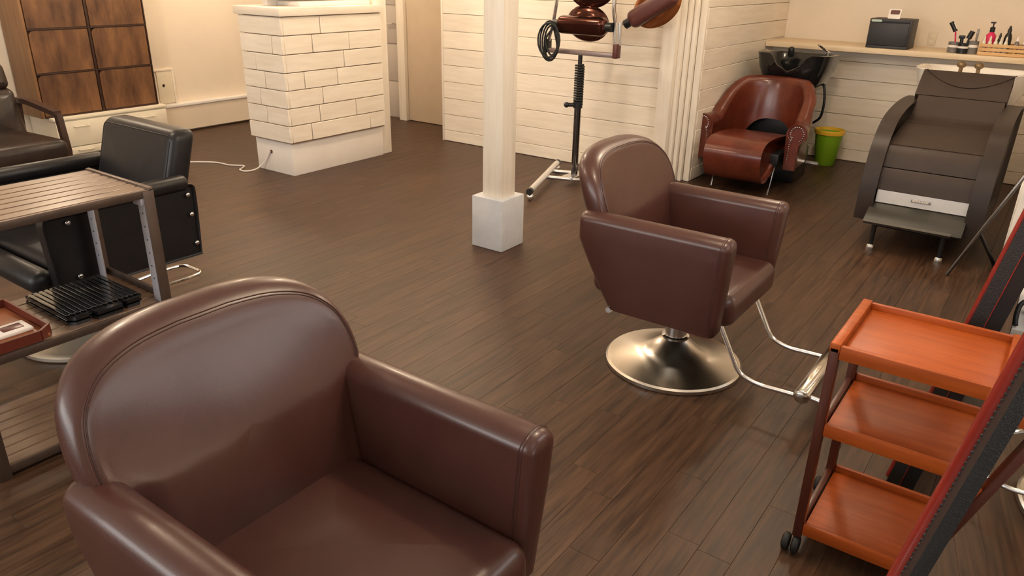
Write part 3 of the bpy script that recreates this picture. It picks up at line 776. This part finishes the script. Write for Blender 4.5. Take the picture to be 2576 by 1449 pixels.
def wash_basin(name, label, cx_, y0, y1, hw, z0, z1, mat, notch, notchw, faucet=True):
    t = thing(name, label, 'basin', (cx_, (y0+y1)/2, z0-.0))
    yc = (y0+y1)/2; hy = (y1-y0)/2; n = 56
    def ring(f, z, notchf, inner=False):
        out = []
        for k in range(n):
            a = 2*PI*k/n; c, s = math.cos(a), math.sin(a)
            e = .55
            x = hw*f[0]*abs(c)**e*(1 if c > 0 else -1); y = hy*f[1]*abs(s)**e*(1 if s > 0 else -1)
            zz = z
            if notchf and y < 0:
                w = max(0, 1-abs(x/notchw)**2.2); zz = z-notchf*w*min(1, max(0, (-y/hy-.35)/.45))
            elif notchf:
                zz = z-.03*min(1, max(0, y/hy))
            out.append((cx_+x, yc+y+f[2], zz))
        return out
    H = z1-z0
    rg = [ring((.50, .55, .03), z0, 0), ring((.66, .72, .01), z0+.04*H, 0), ring((.80, .86, .0), z0+.3*H, 0), ring((.92, .95, 0), z0+.62*H, notch*.2), ring((.98, .98, 0), z0+.93*H, notch), ring((1, 1, 0), z1, notch), ring((.96, .97, 0), z1+.006, notch), ring((.91, .93, 0), z1-.008, notch), ring((.84, .85, 0), z0+.7*H, notch*.45), ring((.66, .66, .02), z0+.35*H, 0), ring((.40, .40, .03), z0+.22*H, 0), ring((.05, .05, .03), z0+.2*H, 0)]
    part('bowl', loft(rg), mat, t, True, ang=1.2)
    return t
wb_ = wash_basin('black_basin', 'glossy black shampoo basin with a chrome lever under the pine counter', -1.945, 6.64, 7.20, .318, .68, .985, M_BLKGLOSS, .14, .15)
part('support_arm', box(-2.04, -1.90, 6.68, 7.5, .62, .74, .02), M_BLKPL, wb_, True)
part('support_column', box(-2.08, -1.86, 6.9, 7.25, 0, .70, .02), M_BLKPL, wb_, True)
sh = new(); capsule((-2.055, 7.06, .93), (-2.055, 7.04, 1.015), .026, 14, bm=sh); part('shower_head', sh, M_BLKPL, wb_, True)
fv = new(); rod((-1.755, 7.1, .94), (-1.755, 7.1, .985), .018, bm=fv); part('tap_body', fv, M_CHROME, wb_, True)
part('tap_lever', tube([(-1.745, 7.1, .985), (-1.79, 7.06, 1.015), (-1.83, 7.02, 1.05), (-1.815, 7.03, 1.046), (-1.775, 7.07, 1.012)], .007, 8), M_CHROME, wb_, True)
part('hose', tube(catmull([(-1.71, 6.95, .74), (-1.685, 6.93, .66), (-1.675, 6.92, .56), (-1.695, 6.95, .46), (-1.76, 7.0, .40)], 6), .011, 8), M_RUBBER, wb_, True)
wbn = thing('waste_bin', 'green plastic waste bin with a yellow rim band beside the oxblood chair', 'bin', (-1.665, 7.26, 0))
lathe_b = lathe([(0, 0), (.082, 0), (.086, .004), (.121, .290), (.117, .291), (.082, .01), (0, .01)], 36)
part('bucket', lathe_b, M_GREEN, wbn)
part('rim_band', lathe([(.1195, .276), (.127, .279), (.131, .308), (.128, .318), (.122, .318), (.116, .278)], 36, cap=False), M_YELLOW, wbn)

# ================================================================== TAUPE SHAMPOO RECLINER
rl = thing('shampoo_recliner', 'taupe leather shampoo recliner with curved arms and a footplate', 'recliner', (-.59, 5.7, 0))
RX0, RX1 = -.838, -.312
def seg_pad(x0, x1, pts, thick, name, mat=M_RECL, r=.012):
    """a padded strip following pts (y,z), thickness downwards/backwards"""
    up, dn = [], []
    P = [Vector((0, y, z)) for y, z in pts]
    for i, p in enumerate(P):
        t = (P[min(i+1, len(P)-1)]-P[max(i-1, 0)]).normalized(); nrm = Vector((0, -t.z, t.y))
        up.append((p.y, p.z)); q = p-nrm*thick; dn.append((q.y, q.z))
    o = up+dn[::-1]
    return part(name, prism(o, x0, x1, 'x', r, 3), mat, rl, True)
# profile from the footplate up over the seat to the head
seg_pad(RX0, RX1, [(5.135, .365), (5.150, .425), (5.165, .485), (5.175, .495)], .09, 'legrest_pad')
seg_pad(RX0, RX1, [(5.178, .500), (5.195, .560), (5.225, .618), (5.24, .628)], .09, 'legrest_pad')
seg_pad(RX0, RX1, [(5.243, .632), (5.27, .640), (5.40, .668), (5.60, .700), (5.665, .708)], .12, 'seat_pad')
seg_pad(RX0, RX1, [(5.668, .709), (5.72, .712), (5.80, .712), (5.835, .735)], .12, 'seat_pad')
seg_pad(RX0+.005, RX1-.005, [(5.84, .735), (5.90, .79), (5.965, .852)], .10, 'back_pad')
hdp = seg_pad(RX0-.020, RX1+.0, [(5.968, .856), (6.05, .93), (6.12, .985), (6.155, 1.005)], .09, 'head_pad')
sm = [(RX0+.02+.50*q/20, 0, 0) for q in range(21)]
spt = []
for q in range(21):
    f = q/20; x = RX0+.0+(RX1-RX0+.01)*f; w = 4*f*(1-f)
    v = 1-.62*w
    y = 5.968+(6.15-5.968)*v; z = .856+(1.003-.856)*v
    spt.append((x, y-.006, z+.005))
part('head_seam', tube(spt, .0035, 6), M_RECARM, hdp, True)
fpl = part('front_plate', prism([(5.125, .285), (5.130, .362), (5.155, .362), (5.150, .285)], RX0+.01, RX1-.0, 'x', .003, 2), M_ALU, rl, True, label='bright satin aluminium plate')
npb = part('nameplate', box(-.628, -.518, 5.1195, 5.127, .318, .336, .002), M_PLATE, fpl, True)
nb = new(); xx = -.619
for q, w in enumerate((.009, .005, .009, .005, .010, .007, .010, .006, .010, .005)):
    box(xx, xx+w*.8, 5.1175, 5.120, .3225, .3315 if q % 3 else .333, bm=nb); xx += w+.0014
part('nameplate_strokes', nb, M_CLOCK, npb, True, kind='stuff')
part('footplate', prism([(5.145, .290), (5.10, .262), (5.04, .238), (4.985, .206), (4.975, .190), (4.995, .176), (5.16, .245)], RX0-.012, RX1+.006, 'x', .006, 2), M_MAT, rl, True)
part('footplate_edge', prism([(4.984, .204), (4.972, .190), (4.992, .172), (5.006, .180)], RX0-.012, RX1-.05, 'x', .002, 1), M_EDGE, rl, True)
for x in (-.79, -.40):
    f_ = new(); rod((x, 5.05, .16), (x, 5.05, .03), .016, 12, bm=f_, r2=.013); part('foot', f_, M_BLKPL, rl, True)
    part('foot_glide', lathe([(0, 0), (.026, 0), (.028, .012), (.02, .03), (0, .03)], 20, (x, 5.05, 0)), M_CHROME, rl, True)
part('chassis', box(-.80, -.36, 5.14, 6.3, .12, .30, .01), M_BLKPL, rl, True)
for x in (-.79, -.40):
    part('rear_leg', box(x-.02, x+.02, 6.2, 6.26, 0, .14, .004), M_BLKPL, rl, True)
def rec_arm(x0, x1):
    o = [(5.085, .17), (5.09, .30), (5.12, .46), (5.19, .61), (5.30, .715), (5.46, .78), (5.75, .815), (6.05, .82), (6.30, .80), (6.36, .76), (6.30, .60), (6.2, .30), (6.1, .17)]
    c = [(p.x, p.y) for p in catmull([(a, b, 0) for a, b in o], 3)]
    return prism(c, x0, x1, 'x', .028, 4)
part('arm', rec_arm(-.930, -.832), M_RECARM, rl, True, ang=1.2)
part('arm', rec_arm(-.318, -.220), M_RECARM, rl, True, ang=1.2)
# white basin behind the recliner
wb2 = wash_basin('white_basin', 'white ceramic shampoo basin behind the taupe recliner', -.60, 6.30, 7.10, .375, .66, .985, M_WHTGLOSS, .10, .15)
part('pedestal', box(-.78, -.42, 6.5, 7.0, 0, .68, .03), M_WHTGLOSS, wb2, True)
for x in (-.70, -.585):
    kb = ball((x, 6.75, 1.0), .034, sx=1, sy=1, sz=.75); rod((x, 6.75, .86), (x, 6.75, .99), .014, bm=kb)
    part('tap_knob', kb, M_SHOWER, wb2, True)

# ================================================================== CHERRY TROLLEY
tr_ = thing('wooden_trolley', 'cherry wood trolley with three tray shelves on black casters', 'trolley', (-.14, 2.15, 0))
CX0, CX1, CY0, CY1 = -.352, .065, 1.965, 2.34
for x0, x1 in ((CX0, CX0+.026), (CX1-.026, CX1)):
    for y0, y1 in ((CY0, CY0+.032), (CY1-.032, CY1)):
        lg_ = part('leg', box(x0, x1, y0, y1, .058, .690, .004), M_CARTLEG, tr_, True)
        ym = (y0+y1)/2; xm = (x0+x1)/2
        cw = new(); rod((xm, ym, .03), (xm, ym, .062), .010, bm=cw)
        for s in (-1, 1):
            w = lathe([(0, -.011), (.018, -.011), (.027, -.006), (.028, .004), (.024, .010), (0, .011)], 20)
            merge(cw, w, Matrix.Translation((xm-.012+s*.014, ym-.012, .029)) @ Matrix.Rotation(PI/2, 4, 'Y'))
        part('caster', cw, M_RUBBER, lg_, True)
    xm = (x0+x1)/2
    part('top_rail', box(x0-.001, x1+.001, CY0, CY1, .672, .702, .005), M_CARTLEG if False else M_CART, tr_, True)
    for z in (.40, .06):
        part('side_rail', box(x0+.004, x1-.004, CY0+.03, CY1-.03, z+.005, z+.045, .003), M_CARTLEG, tr_, True)
for zt, deep in ((.697, .040), (.457, .040), (.112, .040)):
    sh_ = part('shelf', box(CX0+.026, CX1-.026, CY0+.012, CY1-.012, zt-.032, zt-.020, .001), M_CART, tr_, True)
    part('front_lip', box(CX0+.026, CX1-.026, CY0+.001, CY0+.016, zt-deep, zt, .003), M_CART, sh_, True)
    part('back_lip', box(CX0+.026, CX1-.026, CY1-.016, CY1-.001, zt-deep, zt, .003), M_CART, sh_, True)

# ================================================================== LEANING SALON MIRRORS
def salon_mirror(name, label, corner, u, lean, width, height, thick=.06, fw=.095, bead=.0175):
    """corner: front bottom corner; u: horizontal direction along the mirror (unit, xy); front faces -X"""
    t = thing(name, label, 'mirror', (corner[0], corner[1], 0), 0, 'crimson edged salon mirrors')
    U = Vector((u[0], u[1], 0)).normalized(); V = Vector((lean, 0, 1)).normalized()
    B = U.cross(V).normalized()
    if B.x < 0: B = -B            # backwards
    O = Vector((corner[0], corner[1], .004))
    def w(a, h, d): return O+U*a+V*h+B*d
    def slab(a0, a1, h0, h1, d0, d1):
        return loft([[w(a, h, d) for a, h in ((a0, h0), (a1, h0), (a1, h1), (a0, h1))] for d in (d0, d1)])
    e = .02
    for (a0, a1, h0, h1) in ((e, width-e, e, fw), (e, width-e, height-fw, height-e), (e, fw, fw, height-fw), (width-fw, width-e, fw, height-fw)):
        part('frame_rail', slab(a0, a1, h0, h1, 0, thick*.4), M_FRAMEBLK, t, True)
    loop = [(e, e), (width-e, e), (width-e, height-e), (e, height-e)]
    for k, (p, q) in enumerate(zip(loop, loop[1:]+loop[:1])):
        part('red_bead', tube([w(*p, .002), w(*q, .002)], bead, 14), M_FRAMERED, t, True, ang=1.2)
    def rim(o0, o1, d0, d1, nm, mt):
        for (a0, a1, h0, h1) in ((o0, width-o0, o0, o1), (o0, width-o0, height-o1, height-o0), (o0, o1, o1, height-o1), (width-o1, width-o0, o1, height-o1)):
            part(nm, slab(a0, a1, h0, h1, d0, d1), mt, t, True)
    rim(.003, .03, .004, thick*.5, 'frame_side', M_FRAMEBLK)
    rim(.001, .03, thick*.5, thick*.5+.0025, 'red_line', M_FRAMERED)
    rim(.003, .03, thick*.5+.0025, thick, 'frame_side', M_BLKPL)
    st = new(); n = int(height/.0125)
    for k in range(n):
        for a in (e+.026, width-e-.026): ball(w(a, .04+k*(height-.08)/n, 0), .0036, st, u=6, v=4)
    for k in range(int(width/.0125)):
        for h in (e+.026, height-e-.026): ball(w(.05+k*.0125*(width-.1)/width, h, 0), .0036, st, u=6, v=4)
    part('stud_rows', st, M_FRAMEBLK, t, True, kind='stuff')
    part('glass', slab(fw-.004, width-fw+.004, fw-.004, height-fw+.004, .012, .016), M_MIRROR, t, True)
    part('back_panel', slab(e+.011, width-e-.011, e+.011, height-e-.011, thick*.6, thick-.002), M_BLKPL, t, True)
    return t
psi = math.radians(-6.5)
salon_mirror('salon_mirror', 'leaning mirror with crimson and black studded frame beside the trolley front', (-.140, 1.35), (-math.sin(psi), -math.cos(psi)), .171, .80, 1.75)
salon_mirror('salon_mirror', 'leaning mirror with crimson and black studded frame behind the trolley', (-.190, 2.50), (.046, .999), .173, .88, 1.75, .085, .095, .010)

# thin black easel in front of the recliner
ez = thing('folding_easel', 'thin black folding easel standing beside the recliner arm', 'easel', (-.1, 4.95, 0))
part('easel_leg', rod((-.322, 4.824, .004), (.16, 4.95, 1.25), .0105, 10), M_GUN, ez, True)
part('easel_leg', rod((.45, 4.75, .004), (.16, 4.95, 1.25), .0105, 10), M_GUN, ez, True)
part('rear_leg', rod((-.115, 5.195, .004), (-.216, 4.852, .278), .0105, 10), M_BLKPL, ez, True)
# white cabinets along the window wall
wc = thing('white_cabinet', 'white low cabinet with rounded edges next to the recliner', 'cabinet', (.22, 5.1, 0))
part('body', box(-.085, .58, 5.02, 5.75, .03, .55, .02, 3), M_WHITE, wc, True)
part('kick', box(-.05, .56, 5.05, 5.72, 0, .04), M_BLKPL, wc, True)
part('door', box(-.092, -.083, 5.06, 5.71, .06, .52, .004), M_WHITE, wc, True)
wc2 = thing('window_bench', 'white low bench behind the leaning mirror by the trolley', 'bench', (.3, 3.7, 0))
part('body', box(.055, .58, 3.0, 4.65, 0, .44, .004), M_WHITE, wc2, True)
part('top', box(.035, .58, 2.97, 4.67, .44, .475, .006), M_WHITE, wc2, True)
dry = thing('hair_dryer', 'crimson hair dryer with a black cable on the white bench', 'hair dryer', (.10, 3.05, .475))
hd = new(); capsule((.085, 3.04, .512), (.23, 3.10, .512), .036, 18, bm=hd); part('barrel', hd, M_PINK, dry, True)
hd = new(); capsule((.17, 3.07, .50), (.25, 3.02, .492), .016, 12, bm=hd); part('handle', hd, M_PINK, dry, True)
part('cable', tube(catmull([(.045, 2.985, .484), (.040, 3.01, .505), (.042, 3.05, .535), (.06, 3.08, .548), (.085, 3.09, .54), (.16, 3.10, .52)], 6), .0085, 8), M_RUBBER, dry, True)
wk = new(); capsule((.06, 3.15, .50), (.16, 3.18, .50), .02, 12, bm=wk); single('white_nozzle', wk, M_CLOCK, 'white nozzle lying behind the hair dryer', 'nozzle')

# ================================================================== THINGS ON THE PINE COUNTER
CZ = 1.03
tw = thing('towel_warmer', 'charcoal towel warmer box with a pale label on the pine counter', 'towel warmer', (-1.356, 7.48, CZ))
part('body', box(-1.522, -1.19, 7.345, 7.63, CZ, 1.268, .008), M_DKSTEEL, tw, True)
dr_ = part('door', box(-1.518, -1.205, 7.335, 7.346, CZ+.026, 1.236, .006), M_DKSTEEL, tw, True)
part('door_header', box(-1.518, -1.205, 7.335, 7.346, 1.240, 1.264, .004), M_DKSTEEL, tw, True)
part('label_plate', prism(rrect(-1.508, -1.424, 1.242, 1.261, .009, 4), 7.3325, 7.336, 'y'), M_LABEL, tw, True)
part('foot_strip', box(-1.52, -1.195, 7.337, 7.346, CZ+.002, CZ+.022, .002), M_DKSTEEL, tw, True)
kc = thing('desk_clock', 'small white desk clock with a brown display on the towel warmer', 'clock', (-1.35, 7.42, 1.268))
def clk(x0, x1, z0, z1, d0, d1):
    f = lambda x, z, d: (x, 7.40+d+.35*(z-1.268), z)
    return loft([[f(x, z, d) for x, z in rrect(x0, x1, z0, z1, .008, 3)] for d in (d0, d1)])
part('case', clk(-1.40, -1.302, 1.2685, 1.345, 0, .025), M_CLOCK, kc, True)
part('display', clk(-1.386, -1.314, 1.303, 1.337, -.002, .001), M_LCD, kc, True)
ou = thing('wall_outlet', 'cream double wall outlet above the counter beside the towel warmer', 'outlet', (-1.09, 7.855, 1.05))
part('plate', box(-1.125, -1.058, 7.852, 7.861, 1.045, 1.158, .004), M_OUTLET, ou, True)
for z in (1.075, 1.115): part('socket', box(-1.108, -1.075, 7.849, 7.853, z-.012, z+.016, .002), M_LID, ou, True)
def jar(name, label, x, y, r, h, mat, glass=True, group=None):
    t = thing(name, label, 'jar', (x, y, CZ), 0, group)
    if glass: bm = lathe([(0, 0), (r, 0), (r, .004), (r, h), (r-.004, h), (r-.004, .006), (0, .006)], 28)
    else: bm = lathe([(0, 0), (r, 0), (r, h), (r-.005, h), (r-.005, .01), (0, .01)], 28)
    part('cup', bm, mat, t)
    part('label_band', lathe([(r+.0008, h*.52), (r+.0012, h*.52), (r+.0012, h*.72), (r+.0008, h*.72)], 28, cap=False), M_CLOCK, t)
    return t
jar('comb_jar', 'clear comb jar with a white band, next to the wall outlet', -.86, 7.40, .040, .085, M_SMOKE)
jar('comb_jar', 'black comb jar with a white band between the two clear jars', -.787, 7.375, .038, .080, M_BLKPL, False)
jar('comb_jar', 'clear comb jar with a white band beside the pine crate', -.720, 7.40, .038, .10, M_SMOKE)
b1 = thing('hair_brush', 'black hair brush with a pink handle leaning out of the clear comb jar', 'brush', (-.86, 7.40, CZ+.03))
part('head', tube([(-.913, 7.40, 1.265), (-.885, 7.40, 1.225), (-.868, 7.40, 1.195)], .017, 12), M_BLKPL, b1, True)
part('handle', tube([(-.868, 7.40, 1.195), (-.85, 7.40, 1.10), (-.845, 7.40, 1.045)], .006, 8), M_PINK, b1, True)
part('bristles', tube([(-.890, 7.40, 1.262), (-.864, 7.40, 1.215)], .010, 8), M_SPOUT, b1, True)
b2 = thing('wide_comb', 'black comb with a broad head standing in the black comb jar', 'comb', (-.805, 7.375, CZ+.02))
part('head', box(-.832, -.785, 7.36, 7.385, 1.145, 1.170, .006), M_BLKPL, b2, True)
part('handle', rod((-.808, 7.375, 1.15), (-.80, 7.375, 1.05), .013, 10), M_BLKPL, b2, True)
b3 = thing('hair_brush', 'black paddle brush leaning from the black jar towards the crate', 'brush', (-.775, 7.375, CZ+.02))
part('head', tube([(-.742, 7.37, 1.205), (-.752, 7.37, 1.175), (-.760, 7.37, 1.148)], .020, 12), M_BLKPL, b3, True)
part('handle', rod((-.757, 7.38, 1.15), (-.775, 7.375, 1.05), .008, 10), M_BLKPL, b3, True)
b4 = thing('spatula', 'pale clear spatula standing in the jar beside the crate', 'spatula', (-.71, 7.40, CZ+.02))
part('blade', box(-.716, -.698, 7.396, 7.402, 1.14, 1.225, .003), M_SMOKE, b4, True)
part('handle', rod((-.707, 7.40, 1.14), (-.712, 7.40, 1.045), .005, 8), M_ARMWOOD, b4, True)
cr = thing('pine_crate', 'slatted pine crate full of bottles on the counter', 'crate', (-.42, 7.44, CZ))
CRX0, CRX1, CRY0, CRY1 = -.672, -.20, 7.345, 7.55
for k in range(3):
    z = CZ+.002+.031*k
    for y0, y1 in ((CRY0, CRY0+.008), (CRY1-.008, CRY1)): part('slat', box(CRX0, CRX1, y0, y1, z, z+.024, .002), M_CRATE, cr, True)
    for x0, x1 in ((CRX0, CRX0+.008), (CRX1-.008, CRX1)): part('slat', box(x0, x1, CRY0+.008, CRY1-.008, z, z+.024, .002), M_CRATE, cr, True)
for x in (CRX0+.008, CRX1-.022, (CRX0+CRX1)/2):
    for y in (CRY0+.008, CRY1-.020): part('corner_batten', box(x, x+.014, y, y+.012, CZ, CZ+.09, .001), M_CRATE, cr, True)
part('crate_floor', box(CRX0+.008, CRX1-.008, CRY0+.008, CRY1-.008, CZ+.001, CZ+.009), M_CRATE, cr, True)
def bottle(x, y, r, h, body, cap, label, pump=False, nozzle=True, cat='bottle', group=None):
    t = thing('bottle', label, cat, (x, y, CZ+.009), 0, group)
    part('body', lathe([(0, 0), (r, 0), (r, h*.62), (r*.82, h*.76), (r*.4, h*.86), (r*.36, h*.9), (0, h*.9)], 22), body, t, ang=1.0)
    if pump:
        part('pump_collar', lathe([(0, h*.88), (r*.42, h*.88), (r*.46, h*1.06), (r*.2, h*1.1), (0, h*1.1)], 18), cap, t)
        pm = lathe([(0, h*1.08), (.005, h*1.08), (.005, h*1.24), (.0, h*1.24)], 10); box(-.022, .014, -.008, .008, h*1.235, h*1.30, .003, bm=pm)
        part('pump_head', pm, cap, t)
    else:
        part('spout', lathe([(0, h*.86), (r*.55, h*.86), (r*.5, h*.96), (r*.2, h*1.1), (0, h*1.12)], 16), cap, t)
    return t
bottle(-.618, 7.47, .042, .185, M_PINK, M_BLKPL, 'pink pump bottle with a black collar in the pine crate', True)
for x in (-.648, -.607, -.567, -.532, -.497):
    bottle(x, 7.385, .0155, .125, M_SPOUT, M_SPOUT, 'small milky nozzle bottle in the front row of the crate', group='milky bottles in the pine crate')
bottle(-.551, 7.45, .017, .145, M_BLKPL, M_BLKPL, 'short black bottle behind the milky bottles in the crate')
bottle(-.497, 7.46, .028, .195, M_BLKPL, M_BLKPL, 'tall black spray bottle standing in the crate')
bottle(-.425, 7.41, .020, .125, M_SMOKE, M_CLOCK, 'clear bottle with a white cap standing in the crate')
bottle(-.375, 7.43, .024, .10, M_SMOKE, M_CLOCK, 'short clear bottle with a white cap in the crate corner')
